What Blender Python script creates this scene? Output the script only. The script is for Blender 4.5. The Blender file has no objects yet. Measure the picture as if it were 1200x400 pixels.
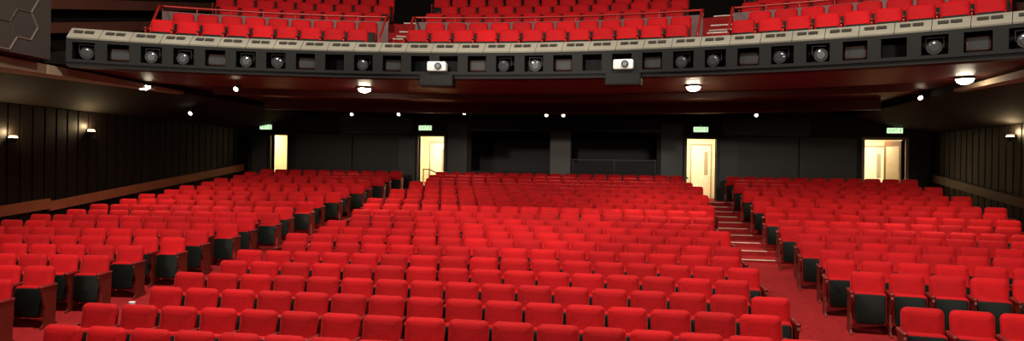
import bpy, bmesh, math, random
from mathutils import Vector, Matrix
random.seed(4)
S = bpy.context.scene
COL = S.collection
try:
    S.view_settings.view_transform = 'Standard'
except Exception:
    pass
R = math.radians

# ------------------------------------------------------------------ materials
def mat(name, col, rough=0.6, metal=0.0, var=0.15, scale=6.0, bump=0.0, bscale=60.0,
        sheen=0.0, emis=None, estr=0.0, rnd=0.0, spec=0.5):
    m = bpy.data.materials.new(name); m.use_nodes = True
    nt = m.node_tree; N = nt.nodes; L = nt.links
    b = N['Principled BSDF']
    b.inputs['Roughness'].default_value = rough
    b.inputs['Metallic'].default_value = metal
    b.inputs['Specular IOR Level'].default_value = spec
    if sheen:
        b.inputs['Sheen Weight'].default_value = sheen
        b.inputs['Sheen Roughness'].default_value = 0.35
        b.inputs['Sheen Tint'].default_value = (1.0, 0.22, 0.2, 1)
    tc = N.new('ShaderNodeTexCoord')
    no = N.new('ShaderNodeTexNoise'); no.inputs['Scale'].default_value = scale
    no.inputs['Detail'].default_value = 4
    L.new(tc.outputs['Object'], no.inputs['Vector'])
    mx = N.new('ShaderNodeMix'); mx.data_type = 'RGBA'
    c = col
    mx.inputs[6].default_value = (c[0]*(1-var), c[1]*(1-var), c[2]*(1-var), 1)
    mx.inputs[7].default_value = (min(1, c[0]*(1+var)), min(1, c[1]*(1+var)), min(1, c[2]*(1+var)), 1)
    L.new(no.outputs['Fac'], mx.inputs[0])
    out = mx.outputs[2]
    if rnd:
        oi = N.new('ShaderNodeObjectInfo')
        mr = N.new('ShaderNodeMapRange')
        mr.inputs['To Min'].default_value = 1-rnd; mr.inputs['To Max'].default_value = 1+rnd
        L.new(oi.outputs['Random'], mr.inputs['Value'])
        hs = N.new('ShaderNodeHueSaturation')
        L.new(mr.outputs[0], hs.inputs['Value']); L.new(out, hs.inputs['Color'])
        out = hs.outputs[0]
    L.new(out, b.inputs['Base Color'])
    if bump:
        n2 = N.new('ShaderNodeTexNoise'); n2.inputs['Scale'].default_value = bscale
        L.new(tc.outputs['Object'], n2.inputs['Vector'])
        bp = N.new('ShaderNodeBump'); bp.inputs['Strength'].default_value = bump
        bp.inputs['Distance'].default_value = 0.01
        L.new(n2.outputs['Fac'], bp.inputs['Height']); L.new(bp.outputs[0], b.inputs['Normal'])
    if emis:
        b.inputs['Emission Color'].default_value = (*emis, 1)
        b.inputs['Emission Strength'].default_value = estr
    return m

M_VEL  = mat('red_velvet', (0.40, 0.0036, 0.0062), 0.75, var=0.38, scale=4, bump=0.3, bscale=30, sheen=0.25, rnd=0.15, spec=0.15)
M_VEL2 = mat('red_velvet_far', (0.42, 0.0038, 0.0066), 0.75, var=0.38, scale=3, bump=0.3, bscale=30, sheen=0.25, spec=0.15)
M_ARM  = mat('red_armrest', (0.17, 0.006, 0.005), 0.5, var=0.15, rnd=0.08)
M_UND  = mat('black_seat_board', (0.0050, 0.0068, 0.0052), 0.6, var=0.3, spec=0.15)
M_STD  = mat('dark_red_metal', (0.13, 0.016, 0.009), 0.4, metal=0.3)
M_CARP = mat('red_carpet', (0.26, 0.013, 0.014), 0.95, var=0.35, scale=9, bump=0.5, bscale=120, spec=0.1)
M_NOSE = mat('step_edge', (0.62, 0.46, 0.38), 0.6)
M_BLK  = mat('black_wall_paint', (0.0062, 0.0046, 0.0038), 0.6, var=0.35, scale=1.2, spec=0.2)
M_BLK2 = mat('black_board', (0.0095, 0.0078, 0.0066), 0.45, var=0.4, scale=0.8, spec=0.3)
M_WOODB= mat('dark_timber_boards', (0.0052, 0.0031, 0.0022), 0.55, var=0.4, scale=1.5, spec=0.22)
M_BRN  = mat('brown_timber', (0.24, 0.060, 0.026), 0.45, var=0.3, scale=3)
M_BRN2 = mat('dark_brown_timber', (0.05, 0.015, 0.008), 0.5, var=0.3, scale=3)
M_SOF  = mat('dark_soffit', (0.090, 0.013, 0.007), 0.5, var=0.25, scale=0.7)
M_CREAM= mat('cream_metal', (0.28, 0.26, 0.205), 0.5, var=0.25, scale=2)
M_PLAS = mat('grey_brown_plaster', (0.26, 0.195, 0.125), 0.8, var=0.3, scale=2, bump=0.3, bscale=20)
M_DPL  = mat('dark_plaster', (0.012, 0.0082, 0.0055), 0.8, var=0.3, scale=2, spec=0.2)
M_HEX  = mat('hex_plaster',(0.022,0.015,0.011),0.8)
M_HEX2 = mat('hex_ridge',(0.075,0.055,0.04),0.7)
M_LOB  = mat('cream_lobby_paint', (0.85, 0.73, 0.48), 0.7, var=0.06, scale=1)
M_WHT  = mat('white_metal', (0.75, 0.75, 0.72), 0.4, var=0.05)
M_GRY  = mat('grey_column_paint', (0.06, 0.055, 0.05), 0.6)
M_RAIL = mat('red_rail_paint', (0.36, 0.014, 0.009), 0.35)
M_LAMPB= mat('black_lamp_housing', (0.007, 0.007, 0.006), 0.5, spec=0.4)
M_TRO  = mat('black_trough', (0.0030, 0.0026, 0.0023), 0.6, spec=0.2)
M_LENS = mat('lamp_lens', (0.09, 0.095, 0.10), 0.2, metal=0.6)
M_GLOW = mat('lit_bulb', (1, 0.9, 0.7), 0.5, emis=(1, 0.86, 0.62), estr=60)
M_GLOS = mat('lit_bulb_small', (1, 0.9, 0.7), 0.5, emis=(1, 0.86, 0.62), estr=12)
M_SCON = mat('sconce_glow', (1, 0.8, 0.5), 0.5, emis=(1, 0.76, 0.42), estr=9)
M_SIGN = mat('sign_face', (0.6, 0.9, 0.6), 0.4, emis=(0.68, 1.0, 0.60), estr=1.2)
M_SIGT = mat('sign_green', (0.0, 0.2, 0.05), 0.4, emis=(0.0, 0.28, 0.06), estr=0.5)
M_CURT = mat('grey_curtain', (0.02, 0.02, 0.022), 0.9)
M_DWOOD= mat('door_frame_wood', (0.10, 0.045, 0.02), 0.4)
M_CUP  = mat('white_paper', (0.8, 0.8, 0.78), 0.6, var=0.03)

# ------------------------------------------------------------------ mesh builder
class MB:
    def __init__(s): s.v=[]; s.f=[]; s.m=[]; s.sm=[]
    def add(s, vs, fs, mi=0, smooth=False, M=None):
        o=len(s.v)
        for p in vs:
            s.v.append(tuple(M @ Vector(p)) if M is not None else tuple(p))
        for f in fs:
            s.f.append([i+o for i in f]); s.m.append(mi); s.sm.append(smooth)
    def box(s, x0,x1,y0,y1,z0,z1, mi=0, M=None):
        vs=[(x0,y0,z0),(x1,y0,z0),(x1,y1,z0),(x0,y1,z0),(x0,y0,z1),(x1,y0,z1),(x1,y1,z1),(x0,y1,z1)]
        s.add(vs,[(0,3,2,1),(4,5,6,7),(0,1,5,4),(1,2,6,5),(2,3,7,6),(3,0,4,7)],mi,False,M)
    def pillow(s, w,h,rt,rb,cx,cz,layers,n=4,mi=0,M=None):
        rings=[]
        for ins,y in layers:
            ww=w/2-ins; hh=h/2-ins
            a=max(rt-ins,0.004); b=max(rb-ins,0.004); pts=[]
            for (px,pz,r,a0) in ((ww,-hh,b,-90),(ww,hh,a,0),(-ww,hh,a,90),(-ww,-hh,b,180)):
                ox=px-math.copysign(r,px); oz=pz-math.copysign(r,pz)
                for k in range(n+1):
                    t=R(a0+90*k/n); pts.append((cx+ox+r*math.cos(t), y, cz+oz+r*math.sin(t)))
            rings.append(pts)
        c=len(rings[0]); vs=[p for r in rings for p in r]; fs=[]
        for i in range(len(rings)-1):
            for k in range(c):
                k2=(k+1)%c
                fs.append((i*c+k,i*c+k2,(i+1)*c+k2,(i+1)*c+k))
        fs.append(tuple(range(c))); fs.append(tuple((len(rings)-1)*c+k for k in reversed(range(c))))
        s.add(vs,fs,mi,True,M)
    def prism_x(s, poly, x0,x1, mi=0, M=None):
        n=len(poly); vs=[(x0,y,z) for y,z in poly]+[(x1,y,z) for y,z in poly]
        fs=[tuple(range(n)),tuple(reversed(range(n,2*n)))]+[(k,(k+1)%n,n+(k+1)%n,n+k) for k in range(n)]
        s.add(vs,fs,mi,False,M)
    def cyl(s, p0,p1,r0,r1=None,n=14,mi=0,smooth=True,M=None):
        r1=r0 if r1 is None else r1
        p0=Vector(p0);p1=Vector(p1);d=(p1-p0).normalized()
        a=d.orthogonal().normalized(); b=d.cross(a)
        vs=[];fs=[]
        for p,r in ((p0,r0),(p1,r1)):
            for k in range(n):
                t=2*math.pi*k/n; vs.append(p+a*r*math.cos(t)+b*r*math.sin(t))
        for k in range(n): fs.append((k,(k+1)%n,n+(k+1)%n,n+k))
        s.add(vs,fs,mi,smooth,M)
        s.add(vs,[tuple(reversed(range(n))),tuple(range(n,2*n))],mi,False,M)
    def tube(s, pts, r, n=8, mi=0):
        for a,b in zip(pts[:-1],pts[1:]): s.cyl(a,b,r,n=n,mi=mi)
    def build(s, name, mats):
        me=bpy.data.meshes.new(name)
        me.from_pydata(s.v,[],s.f)
        for m in mats: me.materials.append(m)
        me.polygons.foreach_set('material_index', s.m)
        me.polygons.foreach_set('use_smooth', s.sm)
        bm=bmesh.new(); bm.from_mesh(me)
        bmesh.ops.recalc_face_normals(bm, faces=bm.faces)
        bm.to_mesh(me); bm.free(); me.update()
        return me

def put(name, me, parent=None, loc=(0,0,0), rz=0.0, label=None, cat=None, group=None, kind=None):
    o=bpy.data.objects.new(name, me); COL.objects.link(o)
    o.location=loc; o.rotation_euler=(0,0,rz)
    if parent: o.parent=parent
    if label: o['label']=label
    if cat: o['category']=cat
    if group: o['group']=group
    if kind: o['kind']=kind
    return o
def struct(name, mb, mats, label, cat):
    return put(name, mb.build(name,mats), label=label, cat=cat, kind='structure')

# ------------------------------------------------------------------ camera
CX,CZ=2.2,3.17
YAW=R(9.2); ROLL=R(0.9); F=800.0
cam=bpy.data.cameras.new('camera'); cam.sensor_width=36; cam.lens=24; cam.clip_end=200
co=bpy.data.objects.new('camera',cam); COL.objects.link(co)
co.matrix_world=Matrix.Translation((CX,0,CZ))@Matrix.Rotation(YAW,4,'Z')@Matrix.Rotation(R(90),4,'X')@Matrix.Rotation(ROLL,4,'Z')
S.camera=co
def view(p):
    dx=p[0]-CX; dy=p[1]
    d=dy*math.cos(YAW)-dx*math.sin(YAW)
    if d<0.5: return (-9999,0,d)
    lat=dx*math.cos(YAW)+dy*math.sin(YAW)
    return (600+F*lat/d, 200-F*(p[2]-CZ)/d, d)

# ------------------------------------------------------------------ floor
PITCH=0.85; U0=6.6; NROW=21; TS=math.tan(R(8)); XA=5.4
def uk(k): return U0+PITCH*k
def zrow(k):
    u=uk(k)
    return 0.08*u if u<15.5 else 1.24+0.120*(u-15.5)
prof=[(1.5,0.12),(uk(11)-0.42,0.08*(uk(11)-0.42))]
for k in range(11,NROW):
    prof.append((uk(k)-0.42,zrow(k))); 
    prof.append((uk(k)+0.43,zrow(k)))
ZB=zrow(NROW-1)
prof[-1]=(27.2,ZB)
xs=[-12.5,-XA,XA,12.5]
mb=MB(); vs=[];fs=[]
for x in xs:
    for (u,z) in prof:
        y=u-max(0,abs(x)-XA)*TS
        vs.append((x,y,z))
n=len(prof)
for i in range(3):
    for j in range(n-1):
        fs.append((i*n+j,(i+1)*n+j,(i+1)*n+j+1,i*n+j+1))
mb.add(vs,fs)
struct('floor',mb,[M_CARP],'raked stalls floor with worn red carpet','floor')
fm=bpy.data.objects['floor'].data
bm=bmesh.new(); bm.from_mesh(fm)
up=sum(f.normal.z*f.calc_area() for f in bm.faces)
if up<0: bmesh.ops.reverse_faces(bm,faces=bm.faces)
bm.to_mesh(fm); bm.free()

nm=MB(); nm.box(-0.52,0.52,-0.01,0.06,0.001,0.012)
nme=nm.build('step_nosing',[M_NOSE])
for sx in (1,-1):
    for k in range(11,NROW):
        put('step_nosing',nme,loc=(sx*4.98,uk(k)-0.42,zrow(k)),label='pale edging strip on a carpeted aisle step',cat='step edge',group='aisle step edgings')

# ------------------------------------------------------------------ seats
Tb=Matrix.Translation((0,0.03,0.40))@Matrix.Rotation(R(-9),4,'X')
Tp=Matrix.Translation((0,-0.10,0.14))@Matrix.Rotation(R(-6),4,'X')
def m_back(mb,mi=0):
    mb.pillow(0.470,0.50,0.070,0.03,0,0.23,[(0.10,-0.050),(0.05,-0.044),(0.026,-0.030),(0.006,-0.006),(0,0.018),(0.008,0.030),(0.026,0.036)],mi=mi,M=Tb)
def m_shell(mb,mi=0):
    mb.pillow(0.450,0.56,0.07,0.03,0,0.180,[(0.0,0.030),(0,0.045),(0.01,0.052)],n=3,mi=mi,M=Tb)
def m_pad(mb,mi=0):
    mb.pillow(0.445,0.47,0.05,0.05,0,0.225,[(0.012,-0.045),(0,-0.03),(0,0.035),(0.02,0.055),(0.08,0.06)],n=3,mi=mi,M=Tp)
def m_under(mb,mi=0):
    mb.pillow(0.415,0.43,0.035,0.06,0,0.212,[(0.01,-0.062),(0,-0.055),(0,-0.044)],n=3,mi=mi,M=Tp)
def m_arm(mb,mi=0,x=-0.26):
    mb.pillow(0.058,0.045,0.016,0.010,x,0.605,[(0.012,-0.27),(0,-0.255),(0,0.09),(0.01,0.10)],n=2,mi=mi)
def m_std(mb,mi=0,x=-0.26):
    mb.prism_x([(-0.24,-0.035),(0.12,-0.035),(0.12,0.02),(0.07,0.05),(0.10,0.585),(-0.23,0.585),(-0.245,0.54),(-0.16,0.30),(-0.18,0.05),(-0.24,0.0)],x-0.013,x+0.013,mi=mi)
def mk(fn,name,m,**k):
    b=MB(); fn(b,**k); return b.build(name,[m])
ME_BACK=mk(m_back,'backrest',M_VEL); ME_SHELL=mk(m_shell,'back_panel',M_UND)
ME_PAD=mk(m_pad,'seat_cushion',M_VEL); ME_UND=mk(m_under,'seat_board',M_UND)
ME_ARM=mk(m_arm,'armrest',M_ARM); ME_STD=mk(m_std,'side_frame',M_STD)
ME_ARM2=mk(m_arm,'armrest',M_ARM,x=0.26); ME_STD2=mk(m_std,'side_frame',M_STD,x=0.26)
P=0.52
seats=[]
def seat(x,y,z,rz,last,grp,edge): seats.append(dict(p=(x,y,z),rz=rz+R(random.uniform(-1.0,1.0)),last=last,grp=grp,edge=edge))
for k in range(NROW):
    nseat=16 if k%2==0 else 17
    if k>=12: nseat+=1
    if k in (19,20): nseat=17
    pc=0.508; off=random.uniform(-0.10,0.10) if k>2 else 0
    for i in range(nseat):
        x=(i-(nseat-1)/2)*pc+off
        seat(x,uk(k)-x*x/130,zrow(k),0,i==nseat-1,'centre stalls seats',i in (0,nseat-1))
def lin(u,pts):
    if u<=pts[0][0]: return pts[0][1]
    for (a,va),(b,vb) in zip(pts[:-1],pts[1:]):
        if u<=b: return va+(vb-va)*(u-a)/(b-a)
    return pts[-1][1]
for sx in (1,-1):
    for k in range(2,NROW):
        if sx==1 and (k==2 or k==4): continue
        u=uk(k)
        z=zrow(k)
        if sx==1 and k==3: u-=0.25; z-=0.02
        xi=lin(u,[(9,5.42),(24,5.60)]) if sx==1 else lin(u,[(9,6.15),(12,5.85),(24,5.6)])
        xi+=0.25+(0.12 if k%2 else 0)
        i=0; row=[]
        while True:
            xx=xi+i*P*math.cos(R(8))
            if xx>11.0: break
            row.append(xx); i+=1
        for j,xx in enumerate(row):
            last=(j==len(row)-1) if sx==1 else (j==0)
            seat(sx*xx,u-(xx-XA)*TS,z,-sx*R(8),last,('side stalls seats'),j==0)
for s in seats:
    px,py,d=view((s['p'][0],s['p'][1],s['p'][2]+0.8))
    s['px']=px;s['d']=d
    s['in']=(-15<px<1215 and py<405 and d>1)
seats=[s for s in seats if -260<s['px']<1460]
ins=sorted([s for s in seats if s['in']],key=lambda s:s['d'])
ind=ins[:300]; idset=set(id(s) for s in ind)
rest=[s for s in seats if id(s) not in idset]
parts=[('backrest',ME_BACK,None),('back_panel',ME_SHELL,'black seat back board'),('seat_cushion',ME_PAD,'tipped-up red cushion'),
       ('armrest',ME_ARM,'dark red padded armrest'),('side_frame',ME_STD,'dark red metal side frame')]
for s in ind:
    e=bpy.data.objects.new('theatre_seat',None); e.empty_display_size=0.2; COL.objects.link(e)
    e.location=s['p']; e.rotation_euler=(0,0,s['rz'])
    e['label']='red velvet tip-up theatre seat at the aisle end' if s['edge'] else 'red velvet tip-up theatre seat within a row'
    e['category']='theatre seat'; e['group']=s['grp']
    for nme_,me,lb in parts:
        o=put(nme_,me,parent=e,label=lb)
        if nme_=='seat_cushion': put('seat_board',ME_UND,parent=o,label='black underside board')
    if s['last']:
        put('armrest',ME_ARM2,parent=e,label='dark red padded armrest'); put('side_frame',ME_STD2,parent=e,label='dark red metal side frame')
mb=MB()
for s in rest:
    M0=Matrix.Translation(s['p'])@Matrix.Rotation(s['rz'],4,'Z')
    t=MB(); m_back(t,0); m_shell(t,1); m_pad(t,0); m_under(t,1); m_arm(t,2); m_std(t,3)
    if s['last']: m_arm(t,2,0.26); m_std(t,3,0.26)
    o=len(mb.v)
    mb.v+= [tuple(M0@Vector(p)) for p in t.v]; mb.f+=[[i+o for i in f] for f in t.f]; mb.m+=t.m; mb.sm+=t.sm
put('theatre_seat',mb.build('theatre_seats_rest',[M_VEL2,M_UND,M_ARM,M_STD]),label='remaining rows of red velvet tip-up theatre seats',cat='theatre seats',kind='stuff',group='far stalls seats')

# ------------------------------------------------------------------ walls
for sx,nm_ in ((-1,'wall_left'),(1,'wall_right')):
    mb=MB(); X=12.5
    a,b=sorted((sx*X,sx*(X+0.2)))
    mb.box(a,b,2,25.3,-0.2,4.62)
    y=2.1
    while y<25.0:
        a,b=sorted((sx*(X-0.035),sx*X)); mb.box(a,b,y,y+0.30,0.0,4.60); y+=0.36
    struct(nm_,mb,[M_WOODB],'dark vertical timber boarded side wall','wall')
    mb=MB(); q=[(sx*12.5,4.62),(sx*9.7,5.16),(sx*9.7,5.40),(sx*12.7,5.4),(sx*12.7,4.62)]
    vs=[(x,2.0,z) for x,z in q]+[(x,25.2,z) for x,z in q]; m=len(q)
    mb.add(vs,[tuple(range(m)),tuple(reversed(range(m,2*m)))]+[(k,(k+1)%m,m+(k+1)%m,m+k) for k in range(m)])
    struct('trim_1' if sx<0 else 'trim_2',mb,[M_DPL],'dark sloping plaster cove above the boarded wall','cove')
    mb=MB()
    a=sx*9.75; 
    vs=[(a,5,4.72),(sx*9.0,5,4.80),(sx*9.0,5,5.17),(a,5,5.17),(a,16.8,5.10),(sx*9.55,16.8,5.10),(sx*9.55,16.8,5.17),(a,16.8,5.17)]
    mb.add(vs,[(0,1,2,3),(7,6,5,4),(0,4,5,1),(1,5,6,2),(2,6,7,3),(3,7,4,0)])
    struct('trim_3' if sx<0 else 'trim_4',mb,[M_PLAS],'plain plaster ledge along the cove','ledge')
    mb=MB(); a,b=sorted((sx*9.8,sx*10.0)); mb.box(a,b,2,33,5.41,12)
    struct('wall_upper_left' if sx<0 else 'wall_upper_right',mb,[M_DPL],'dark upper side wall of the auditorium','wall')
    if sx<0:
        mb=MB(); a,b=sorted((sx*8.9,sx*9.78)); mb.box(a,b,7.5,11.75,5.2,9.5)
        xx=sx*8.9; rr=0.30
        for c_ in range(8):
            for r_ in range(7):
                cy=8.0+c_*rr*1.5; cz=5.5+r_*rr*math.sqrt(3)+(rr*math.sqrt(3)/2 if c_%2 else 0)
                hp=[(cy+rr*math.cos(R(60*t)),cz+rr*math.sin(R(60*t))) for t in range(7)]
                mb.tube([(xx,a_,b_) for a_,b_ in hp],0.020,n=6,mi=1)
        struct('wall_panel_left',mb,[M_HEX,M_HEX2],'dark plaster wall with raised hexagon relief','wall')
    pts=[(8,0.64),(15.5,1.24),(24.6,2.24)]
    mb=MB()
    for (y0,z0),(y1,z1) in zip(pts[:-1],pts[1:]):
        a=sx*12.46; b=sx*12.36
        vs=[(x,y,z) for x in (a,b) for (y,z) in ((y0,z0+0.70),(y1,z1+0.76),(y1,z1+1.02),(y0,z0+0.94))]
        mb.add(vs,[(0,1,2,3),(7,6,5,4),(0,4,5,1),(1,5,6,2),(2,6,7,3),(3,7,4,0)])
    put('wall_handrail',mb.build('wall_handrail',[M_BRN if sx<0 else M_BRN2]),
        label='brown timber handrail board rising along the boarded wall',cat='handrail')
    for j in range(5):
        mb=MB(); z0=5.75+j*0.5
        a=sx*9.78; b=sx*(9.45-0.06*j)
        vs=[(x,y,z) for x in (a,b) for (y,z) in ((11.9,z0),(20,z0+1.8),(20,z0+2.04),(11.9,z0+0.22))]
        mb.add(vs,[(0,1,2,3),(7,6,5,4),(0,4,5,1),(1,5,6,2),(2,6,7,3),(3,7,4,0)])
        struct('trim_%d'%(10+j+(5 if sx>0 else 0)),mb,[M_BRN2],'dark brown timber band on the upper wall','trim')

holes=[(-11.45,-10.75,ZB,4.42),(-5.45,-4.45,ZB,4.42),(4.45,5.45,ZB,4.40),(10.35,11.65,ZB,4.42),(-3.4,-0.45,3.15,4.6),(0.35,3.4,3.15,4.6)]
bx=sorted(set([-12.5,12.5]+[h[0] for h in holes]+[h[1] for h in holes]))
bz=sorted(set([0.0,ZB,3.15,4.40,4.42,4.6,5.6]))
mb=MB()
for i in range(len(bx)-1):
    for j in range(len(bz)-1):
        cx=(bx[i]+bx[i+1])/2; cz=(bz[j]+bz[j+1])/2
        if any(h[0]<cx<h[1] and h[2]<cz<h[3] for h in holes): continue
        mb.box(bx[i],bx[i+1],25,25.25,bz[j],bz[j+1])
for a,b in ((-10.4,-8.1),(-8.05,-5.85),(5.85,8.2),(8.25,10.1)):
    mb.box(a,b,24.95,25.0,2.3,4.45,1)
mb.box(-4.3,-3.55,24.93,25.0,2.3,4.9,1); mb.box(3.55,4.3,24.93,25.0,2.3,4.9,1)
struct('wall_back',mb,[M_BLK,M_BLK2],'black rear wall with smooth black panels','wall')
mb=MB(); mb.box(-0.42,0.32,24.86,24.99,2.2,4.6)
struct('trim_20',mb,[M_GRY],'plain grey square column on the rear wall','column')
mb=MB(); mb.box(-4.3,4.3,24.84,24.92,4.62,4.70); mb.box(-4.3,4.3,24.84,24.92,4.95,4.99)
struct('trim_21',mb,[M_BLK2],'dark horizontal trim above the booth openings','trim')
mb=MB(); mb.box(-3.8,3.8,28.0,28.1,2.5,5.2); mb.box(-3.8,-3.7,25.26,28,2.5,5.2); mb.box(3.7,3.8,25.26,28,2.5,5.2)
mb.box(-3.7,3.7,25.26,28,2.5,2.6); mb.box(-3.7,3.7,25.26,28,5.1,5.2)
struct('wall_booth',mb,[mat('booth_paint',(0.012,0.008,0.007),0.7)],'dark inside walls of the rear booth','wall')
mb=MB()
x=0.4
while x<3.35:
    mb.cyl((x,25.1,3.16),(x,25.1,3.52),0.03,n=8); x+=0.05
put('pleated_curtain',mb.build('pleated_curtain',[M_CURT]),label='grey pleated curtain hung below the booth rail',cat='curtain')
mb=MB(); mb.tube([(0.36,25.02,3.6),(3.39,25.02,3.6)],0.025)
for x in (0.4,1.9,3.35): mb.cyl((x,25.02,3.15),(x,25.02,3.6),0.02)
put('booth_rail',mb.build('booth_rail',[M_GRY]),label='grey metal rail across the booth opening',cat='rail')

M_SLAT=mat('slat',(0.10,0.092,0.085),0.4)
for x0 in (-8.6,5.65):
    mb=MB(); W=2.95
    mb.box(x0,x0+W,24.93,24.99,4.50,4.55); mb.box(x0,x0+W,24.93,24.99,5.12,5.17)
    for t in (0,W/2-0.03,W-0.05): mb.box(x0+t,x0+t+0.05,24.93,24.99,4.5,5.17)
    e=put('air_grille',mb.build('grille_frame',[M_BLK2]),label='black louvred ventilation grille with horizontal slats',cat='air vent')
    mb=MB()
    for j in range(9):
        z=4.56+j*0.063
        mb.add([(x0+.05,24.92,z),(x0+W-.05,24.92,z),(x0+W-.05,24.97,z+0.035),(x0+.05,24.97,z+0.035),
                (x0+.05,24.92,z+.008),(x0+W-.05,24.92,z+.008),(x0+W-.05,24.97,z+0.043),(x0+.05,24.97,z+0.043)],
               [(0,3,2,1),(4,5,6,7),(0,1,5,4),(1,2,6,5),(2,3,7,6),(3,0,4,7)])
    put('grille_slats',mb.build('grille_slats',[M_SLAT]),parent=e)

dn=0
M_CD=mat('cream_door',(0.8,0.72,0.55),0.5); M_DG=mat('door_glass',(0.35,0.31,0.22),0.2); M_PANE=mat('pane',(0.4,0.33,0.22),0.2)
for (x0,x1,z0,z1) in holes[:4]:
    dn+=1; cx=(x0+x1)/2
    mb=MB(); a,b=x0-0.5,x1+0.5; zc=4.9
    mb.box(a,b,27.4,27.5,z0,zc); mb.box(a-.1,a,25.26,27.5,z0,zc); mb.box(b,b+.1,25.26,27.5,z0,zc)
    mb.box(a,b,25.26,27.4,zc-.05,zc)
    struct('wall_lobby_%d'%dn,mb,[M_LOB],'cream painted lobby walls behind the exit door','wall')
    mb=MB(); ix=cx+({1:-0.4,2:-.35,3:.25,4:.45}[dn])
    mb.box(ix-0.40,ix-0.36,27.34,27.4,z0,z0+2.05); mb.box(ix+0.36,ix+0.40,27.34,27.4,z0,z0+2.05); mb.box(ix-.40,ix+.40,27.34,27.4,z0+2.05,z0+2.10)
    mb.box(ix-.36,ix+.36,27.36,27.4,z0,z0+2.05,1)
    mb.box(ix+.12,ix+.26,27.35,27.36,z0+.9,z0+1.8,2)
    struct('door_%d'%(dn+4),mb,[M_DG,M_CD,M_DG],'cream inner lobby door with a narrow glass pane','door')
    mb=MB()
    mb.box(x0-.09,x0,24.92,25.26,z0,z1+.08); mb.box(x1,x1+.09,24.92,25.26,z0,z1+.08); mb.box(x0,x1,24.92,25.26,z1,z1+.08)
    struct('trim_%d'%(30+dn),mb,[M_DWOOD if dn==4 else M_BLK2],'door frame around the lit exit doorway','door frame')
    mb=MB(); w=min(0.95,x1-x0)
    if dn==4:
        Md=Matrix.Translation((x1,25.25,0))@Matrix.Rotation(math.pi-R(76),4,'Z')
        mb.box(0.02,w,-.02,.02,z0+.01,z1-.01,0,Md); mb.box(0.12,w-.12,-.024,.024,z0+.5,z1-.2,1,Md)
    else:
        Md=Matrix.Translation((x0-.1,24.88,0))@Matrix.Rotation(math.pi+R(4),4,'Z') if dn!=3 else Matrix.Translation((x1+.1,24.88,0))@Matrix.Rotation(-R(4),4,'Z')
        w=min(w,.62)
        mb.box(0.0,w,-.02,.02,z0+.01,z1-.01,0,Md); mb.box(0.12,w-.12,-.026,.026,z0+1.1,z1-.25,0,Md)
    struct('door_%d'%dn,mb,[M_DWOOD if dn==4 else M_BLK2,M_PANE],'exit door leaf standing open beside the lit doorway','door')
    if dn in (2,3):
        mb=MB(); mb.tube([(x0+.02,25.6,z0+.95),(x0+.02,26.4,z0+.95),(x0+.25,27.2,z0+.75)],0.025)
        for yy in (25.6,26.4): mb.cyl((x0+.02,yy,z0),(x0+.02,yy,z0+.95),.018)
        put('lobby_handrail',mb.build('lobby_handrail',[M_LAMPB]),label='dark metal handrail inside the exit lobby',cat='handrail')
    l=bpy.data.lights.new('lobby_light','AREA'); l.energy={1:65,2:100,3:85,4:95}[dn]; l.size=0.8; l.color=(1,0.87,0.62)
    o=bpy.data.objects.new('lobby_light',l); o.location=(cx,26.2,4.8); COL.objects.link(o)
    sxp={1:-11.6,2:-5.15,3:4.9,4:11.25}[dn]
    mb=MB(); mb.box(-.26,.26,-.05,.03,-.1,.1); mb.box(-.02,.02,-.02,.02,.1,.16)
    sg=put('exit_sign',mb.build('sign_case',[M_WHT]),loc=(sxp,24.86,4.72),label='illuminated green and white EXIT sign with running figure',cat='exit sign')
    mb=MB(); mb.box(-.245,.245,-.056,-.05,-.085,.085)
    put('sign_face',mb.build('sign_face',[M_SIGN]),parent=sg)
    cu=bpy.data.curves.new('exit_text','FONT'); cu.body='EXIT'; cu.size=0.15; cu.align_x='CENTER'; cu.align_y='CENTER'; cu.extrude=0.002
    to=bpy.data.objects.new('tmp',cu); COL.objects.link(to); bpy.context.view_layer.update()
    tm=bpy.data.meshes.new_from_object(to); bpy.data.objects.remove(to)
    tm.materials.clear(); tm.materials.append(M_SIGT)
    t=put('sign_lettering',tm,parent=sg,loc=(-.05,-.06,0)); t.rotation_euler=(R(90),0,0)
    mb=MB()
    mb.cyl((.185,-.06,.06),(.185,-.057,.06),.014,n=8)
    for a_,b_ in (((.18,.045),(.165,.0)),((.165,.0),(.19,-.03)),((.19,-.03),(.18,-.07)),((.165,0),(.14,-.03)),((.14,-.03),(.12,-.03)),((.18,.04),(.205,.01)),((.18,.04),(.15,.03))):
        mb.cyl((a_[0],-.06,a_[1]),(b_[0],-.06,b_[1]),.008,n=6)
    put('running_figure',mb.build('running_figure',[M_SIGT]),parent=sg)

# ------------------------------------------------------------------ balcony
C0=(0.0,-3.7)
def pol(r,a,z): return (C0[0]+r*math.sin(a), C0[1]+r*math.cos(a), z)
def sweep(mb,poly,a0,a1,n,mi=0):
    m=len(poly); vs=[]
    for i in range(n+1):
        a=a0+(a1-a0)*i/n
        for r,z in poly: vs.append(pol(r,a,z))
    fs=[]
    for i in range(n):
        for k in range(m): fs.append((i*m+k,i*m+(k+1)%m,(i+1)*m+(k+1)%m,(i+1)*m+k))
    fs.append(tuple(range(m))); fs.append(tuple(n*m+k for k in reversed(range(m))))
    mb.add(vs,fs,mi)
A0,A1=R(-29.2),R(31.4)
mb=MB(); vs=[];n=48
for i in range(n+1):
    a=R(-43)+R(86)*i/n
    p=pol(18.52,a,5.22); x=max(-12.5,min(12.5,p[0]))
    y=C0[1]+math.sqrt(max(0,18.52**2-x*x))
    vs+=[(x,y,5.22),(x,y+3.5,5.24),(x,y+3.52,5.34),(x,25.05,5.36)]
fs=[]
for i in range(n):
    for k in range(3): fs.append((i*4+k,i*4+k+1,(i+1)*4+k+1,(i+1)*4+k))
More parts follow.
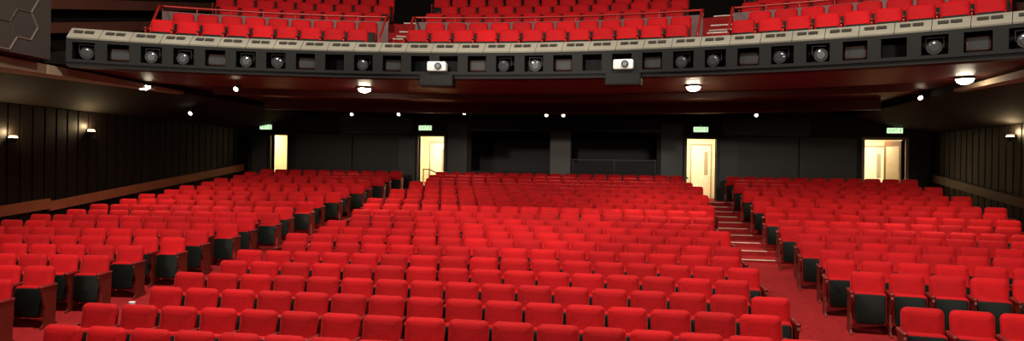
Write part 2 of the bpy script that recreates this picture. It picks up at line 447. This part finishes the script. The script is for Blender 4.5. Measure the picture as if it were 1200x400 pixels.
mb.add(vs,fs)
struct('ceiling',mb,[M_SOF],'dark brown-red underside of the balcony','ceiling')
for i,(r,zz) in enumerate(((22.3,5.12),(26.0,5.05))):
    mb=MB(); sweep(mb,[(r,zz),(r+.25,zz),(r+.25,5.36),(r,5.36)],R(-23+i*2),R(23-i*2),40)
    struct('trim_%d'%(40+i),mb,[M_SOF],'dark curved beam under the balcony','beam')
mb=MB()
seg=34
for i in range(seg):
    a=A0+(A1-A0)*i/seg; b=A0+(A1-A0)*(i+1)/seg-R(0.035)
    sweep(mb,[(17.98,5.70),(18.0,5.67),(18.5,5.67),(18.5,5.93),(18.38,5.95)],a,b,3)
e=put('balcony_ledge',mb.build('balcony_ledge',[M_CREAM]),label='cream panelled ledge curving along the balcony front',cat='balcony front')
mb=MB()
for i in range(seg):
    for t in (0.28,0.62):
        a=A0+(A1-A0)*(i+t)/seg; w=R(0.26)
        vs=[pol(r,aa,z) for (r,z) in ((18.14,5.81),(18.25,5.88)) for aa in (a-w,a+w)]
        nrm=[ (p[0],p[1],p[2]+0.012) for p in vs]
        mb.add(nrm,[(0,1,3,2)])
put('vent_slot',mb.build('vent_slot',[mat('slot_dark',(0.04,0.033,0.026),0.6)]),parent=e,label='small dark slots in the cream ledge')['kind']='stuff'
mb=MB()
sweep(mb,[(17.95,5.60),(18.5,5.60),(18.5,5.665),(17.95,5.665)],A0,A1,80)
sweep(mb,[(17.95,5.20),(18.5,5.20),(18.5,5.26),(17.95,5.26)],A0,A1,80)
sweep(mb,[(18.46,5.26),(18.5,5.26),(18.5,5.60),(18.46,5.60)],A0,A1,80)
bay=R(1.95); nb=int((A1-A0)/bay)
bays=[]
for i in range(nb+1):
    a=A0+bay*i
    sweep(mb,[(17.95,5.26),(18.46,5.26),(18.46,5.60),(17.95,5.60)],a-R(0.34) if i else A0,min(a+R(0.34),A1),2)
    if i<nb: bays.append(a+bay/2)
sweep(mb,[(18.0,5.12),(18.3,5.12),(18.3,5.2),(18.0,5.2)],A0,A1,80)
put('lighting_trough',mb.build('lighting_trough',[M_TRO]),label='black open lighting trough under the balcony ledge',cat='lighting trough')
lb=MB(); lb.cyl((0,0.02,0),(0,-0.24,-0.03),0.11,0.12,n=18); lb.cyl((0,0.14,0.01),(0,0.02,0),0.07,0.10,n=14)
ML_B=lb.build('lamp_housing',[M_LAMPB])
lb=MB(); lb.cyl((0,-0.235,-0.03),(0,-0.25,-0.032),0.100,0.07,n=18); ML_L=lb.build('lamp_lens',[M_LENS])
lb=MB(); lb.box(-0.135,-0.125,-0.12,-0.08,-0.02,0.155); lb.box(0.125,0.135,-0.12,-0.08,-0.02,0.155); lb.box(-.135,.135,-.12,-.08,.150,.16)
ML_Y=lb.build('lamp_yoke',[M_LAMPB])
fb=MB(); fb.pillow(0.36,0.24,0.03,0.03,0,0,[(0.05,0.12),(0.01,0.06),(0,-0.10),(0.012,-0.11)],n=2); ML_F=fb.build('flood_housing',[M_BRN2])
fb=MB(); fb.box(-.15,.15,-.118,-.112,-.09,.09); ML_FG=fb.build('flood_glass',[mat('flood_glass',(0.01,0.0105,0.011),0.5,spec=0.3)])
for i,a in enumerate(bays):
    adeg=math.degrees(a)
    if any(abs(adeg-q)<1.3 for q in (-5.6,7.0)): continue
    if i%9==8: continue
    p=pol(18.22,a,5.42)
    if i%3==1:
        o=put('flood_lamp',ML_F,loc=p,rz=-a,label='black rectangular floodlight in the lighting trough',cat='stage light',group='lamps in the balcony trough')
        put('lamp_glass',ML_FG,parent=o,label='dark glass front')
    else:
        o=put('spot_lamp',ML_B,loc=p,rz=-a+R(random.uniform(-12,12)),label='black round theatre spotlight in the lighting trough',cat='stage light',group='lamps in the balcony trough')
        put('lamp_lens',ML_L,parent=o,label='round glass lens'); put('lamp_yoke',ML_Y,parent=o)
for adeg in (-5.6,7.0):
    a=R(adeg)
    mb=MB(); mb.box(-.36,.36,-.28,-.16,-.26,-.23);mb.box(-.36,.36,-.16,.10,-.26,-.23); mb.box(-.36,-.34,-.28,.10,-.26,-.0); mb.box(.34,.36,-.28,.10,-.26,0); mb.box(-.36,.36,.08,.10,-.26,0); mb.box(-.36,.36,-.28,-.26,-.26,-.02)
    put('projector_tray',mb.build('projector_tray',[M_TRO]),loc=pol(18.1,a,5.20),rz=-a,label='black hanging tray below the balcony trough',cat='equipment tray')
    mb=MB(); mb.pillow(.40,.20,.03,.03,0,0,[(0.01,-.16),(0,-.15),(0,.14),(.01,.15)],n=3)
    o=put('video_projector',mb.build('projector_body',[M_WHT]),loc=pol(18.0,a,5.365),rz=-a,label='white video projector on the balcony front',cat='projector')
    mb=MB(); mb.cyl((.04,-.16,0),(.04,-.21,0),.075,.075,n=18); put('lens_ring',mb.build('lens_ring',[M_LAMPB]),parent=o)
    mb=MB(); mb.cyl((.04,-.205,0),(.04,-.216,0),.055,.045,n=18); put('projector_lens',mb.build('projector_lens',[M_LENS]),parent=o)

tiers=[(18.9,5.50),(19.75,5.85),(21.6,6.50),(22.45,6.90),(23.3,7.32)]
poly=[(18.55,5.40),(18.55,5.5),(19.33,5.5),(19.33,5.85),(20.9,5.85),(20.9,6.5),(22.03,6.5),(22.03,6.9),(22.88,6.9),(22.88,7.32),(24.6,7.32),(24.6,5.5),(20.0,5.45)]
mb=MB(); sweep(mb,poly,R(-23.4),R(23.4),60)
struct('floor_balcony',mb,[M_CARP],'stepped red carpeted balcony tiers','floor')
mb=MB(); poly2=[(18.55,5.40),(18.55,5.5),(19.33,5.5),(19.33,5.85),(19.95,5.85),(19.95,5.45)]
sweep(mb,poly2,R(23.4),R(29),10); sweep(mb,poly2,R(-28),R(-23.4),10)
struct('floor_balcony_wing',mb,[M_CARP],'stepped red carpeted balcony wing tiers','floor')
def m_bs():
    t=MB(); m_back(t,0); m_shell(t,1); m_pad(t,0); m_under(t,1); m_arm(t,2); m_std(t,2); return t.build('balcony_chair',[M_VEL,M_UND,M_ARM])
ME_BS=m_bs()
secs=[(-25.2,-10.6),(-8.3,11.0),(13.3,29.2)]
for ti,(r,z) in enumerate(tiers):
    for (s0,s1) in secs:
        a=s0+(0.8 if ti%2 else 0.0); st=math.degrees(0.525/r)
        a+=st/2
        while a<s1-st/2:
            ar=R(a)
            if abs(r*math.sin(ar))<9.3 and (ti<2 or abs(a)<22.8):
                put('balcony_chair',ME_BS,loc=pol(r,ar,z),rz=-ar,label='red velvet tip-up seat in the balcony',cat='theatre seat',group='balcony seats')
            a+=st
M_PAR=mat('parapet_panel',(0.07,0.012,0.010),0.5)
for (s0,s1) in secs:
    mb=MB(); a0,a1=R(s0-0.2),R(min(s1,26.6)+0.2); n=14
    sweep(mb,[(20.62,5.85),(20.70,5.85),(20.70,6.90),(20.62,6.90)],a0,a1,n)
    e=put('balcony_parapet',mb.build('parapet_panel',[M_PAR]),label='dark red parapet panel with bright red tube rail',cat='parapet')
    mb=MB(); pts=[pol(20.66,a0+(a1-a0)*i/n,7.02) for i in range(n+1)]
    pts=[pol(19.4,a0,6.25),pol(20.3,a0,6.94)]+pts+[pol(20.3,a1,6.94),pol(19.4,a1,6.25)]
    mb.tube(pts,0.028)
    for i in range(0,n+1,2): mb.cyl(pol(20.66,a0+(a1-a0)*i/n,6.88),pol(20.66,a0+(a1-a0)*i/n,7.02),.016,n=6)
    for a in (a0,a1): mb.cyl(pol(19.4,a,5.86),pol(19.4,a,6.25),.024)
    put('rail_tube',mb.build('rail_tube',[M_RAIL]),parent=e,label='bright red tube rail')
for ac in (-9.45,12.15):
    for (r,z) in ((19.33,5.88),(20.0,6.0),(20.4,6.2),(20.8,6.35),(20.95,6.53),(21.5,6.7),(22.03,6.93),(22.88,7.35)):
        mb=MB(); sweep(mb,[(r-.02,z-.02),(r+.25,z-.02),(r+.25,z+.012),(r-.02,z+.012)],R(ac-.75),R(ac+.75),2)
        put('balcony_step',mb.build('balcony_step',[M_NOSE]),label='pale edged step in the balcony aisle',cat='step',group='balcony aisle steps')
mb=MB(); mb.box(-10,10,2,33,12,12.2); struct('ceiling_main',mb,[M_DPL],'dark main auditorium ceiling','ceiling')
mb=MB(); mb.box(-9.8,9.8,30,30.2,5.4,12); struct('wall_balcony_back',mb,[M_DPL],'dark wall behind the balcony','wall')

# ------------------------------------------------------------------ ceiling lights
db=MB(); db.cyl((0,0,0.0),(0,0,-0.03),0.19,0.19,n=24); ME_D=db.build('light_ring',[M_LAMPB])
db=MB(); db.cyl((0,0,-0.028),(0,0,-0.08),0.16,0.14,n=24);db.cyl((0,0,-0.08),(0,0,-0.12),0.14,0.07,n=24); ME_DG=db.build('light_bulb',[M_GLOW])
def spot(loc,target,e,size=60,blend=0.6,col=(1,.86,.66),rad=.1):
    l=bpy.data.lights.new('spot','SPOT'); l.energy=e; l.spot_size=R(size); l.spot_blend=blend; l.color=col; l.shadow_soft_size=rad
    o=bpy.data.objects.new('spot_light',l); o.location=loc
    o.rotation_euler=(Vector(target)-Vector(loc)).to_track_quat('-Z','Y').to_euler(); COL.objects.link(o); return o
for (x,y) in ((-9.6,15.3),(-4.3,16.5),(3.8,16.4),(9.1,15.3)):
    z=5.215 if abs(x)<9.5 else 5.16
    o=put('ceiling_downlight',ME_D,loc=(x,y,z),label='bright round downlight in the balcony underside',cat='ceiling light',group='ceiling downlights')
    put('light_bulb',ME_DG,parent=o,label='glowing bulb')
    spot((x,y,z-.2),(x,y+2.0,1),420,size=135,blend=.9)
fb=MB(); fb.cyl((0,0,0),(0,0,-.12),.015,n=6); fb.cyl((0,0.06,-.12),(0,-.08,-.20),.06,.07,n=12); ME_H=fb.build('hung_fitting',[M_LAMPB])
fb=MB(); fb.cyl((0,-.075,-.196),(0,-.088,-.204),.06,.05,n=12); ME_HG=fb.build('fitting_bulb',[M_GLOS])
for (x,y,z) in ((-7.0,15.2,5.22),(-7.7,24.0,5.35),(-5.9,24.0,5.35),(-3.3,23.4,5.35),(-0.5,24.2,5.35),(0.1,24.2,5.35),(1.8,23.2,5.35),(6.6,24,5.35),(9.5,18.5,5.34),(-10.8,19,4.95)):
    o=put('hung_spotlight',ME_H,loc=(x,y,z),label='small black spotlight hanging from the dark ceiling',cat='ceiling light',group='small ceiling spotlights')
    put('fitting_bulb',ME_HG,parent=o,label='glowing bulb')
for x in (-3.3,0,2.6,6.6,-7.7):
    spot((x,23.6,5.0),(x*.9,20.6,2.4),(240 if abs(x)<4 else 110),size=85,blend=.8)
for (sx,y,z) in ((-1,14.35,3.75),(-1,16.8,4.05),(-1,11.9,3.5),(1,20.0,4.25),(1,16.6,3.95)):
    X=sx*12.46
    mb=MB(); mb.box(min(X,X-sx*.04),max(X,X-sx*.04),-.05,.05,-.08,.08); mb.cyl((X-sx*.12,0,-.10),(X-sx*.12,0,.02),.05,.12,n=14)
    o=put('wall_sconce',mb.build('sconce_body',[M_LAMPB]),loc=(0,y,z),label='small uplighting wall sconce on the dark boards',cat='wall lamp',group='wall sconces')
    mb=MB(); mb.cyl((X-sx*.12,0,.015),(X-sx*.12,0,.07),.10,.07,n=14); put('sconce_bulb',mb.build('sconce_bulb',[M_SCON]),parent=o)
    l=bpy.data.lights.new('sconce_light','POINT'); l.energy=24; l.color=(1,.72,.38); l.shadow_soft_size=.06
    lo=bpy.data.objects.new('sconce_light',l); lo.location=(X-sx*.12,y,z+.16); COL.objects.link(lo)
mb=MB(); mb.cyl((0,0,0),(0,0,.09),.03,.04,n=16)
put('paper_cup',mb.build('paper_cup',[M_CUP]),loc=(-15*.508/2-.26,uk(2)-.2-.12,zrow(2)+.628),label='small white paper cup standing on a red armrest',cat='cup')

# ------------------------------------------------------------------ stage and house lighting
def area(loc,target,e,size,col=(1,.90,.78)):
    l=bpy.data.lights.new('stage_house_light','AREA'); l.energy=e; l.size=size; l.color=col
    o=bpy.data.objects.new('stage_house_light',l); o.location=loc
    o.rotation_euler=(Vector(target)-Vector(loc)).to_track_quat('-Z','Y').to_euler(); COL.objects.link(o)
area((-5,-5,7.2),(-4,14,3),430,0.5)
area((6,-5,7.2),(4,14,3),430,0.5)
area((-4,7.5,11),(-4,10.0,1),1050,0.35)  # unseen overhead house lights, giving top-down light on the front stalls
area((4,7.5,11),(4,10.0,1),1050,0.35)
spot((0,-4,6.6),(0.2,22,2.7),8000,size=21,blend=.8,col=(1,.90,.78),rad=.2)
spot((-6,-4,6.4),(-8,20,2.0),3200,size=30,blend=.9,col=(1,.90,.78),rad=.2)
spot((7,-4,6.4),(8,20,2.0),3200,size=30,blend=.9,col=(1,.90,.78),rad=.2)
w=bpy.data.worlds.new('world'); S.world=w; w.use_nodes=True
w.node_tree.nodes['Background'].inputs[0].default_value=(1,.85,.7,1)
w.node_tree.nodes['Background'].inputs[1].default_value=0.01
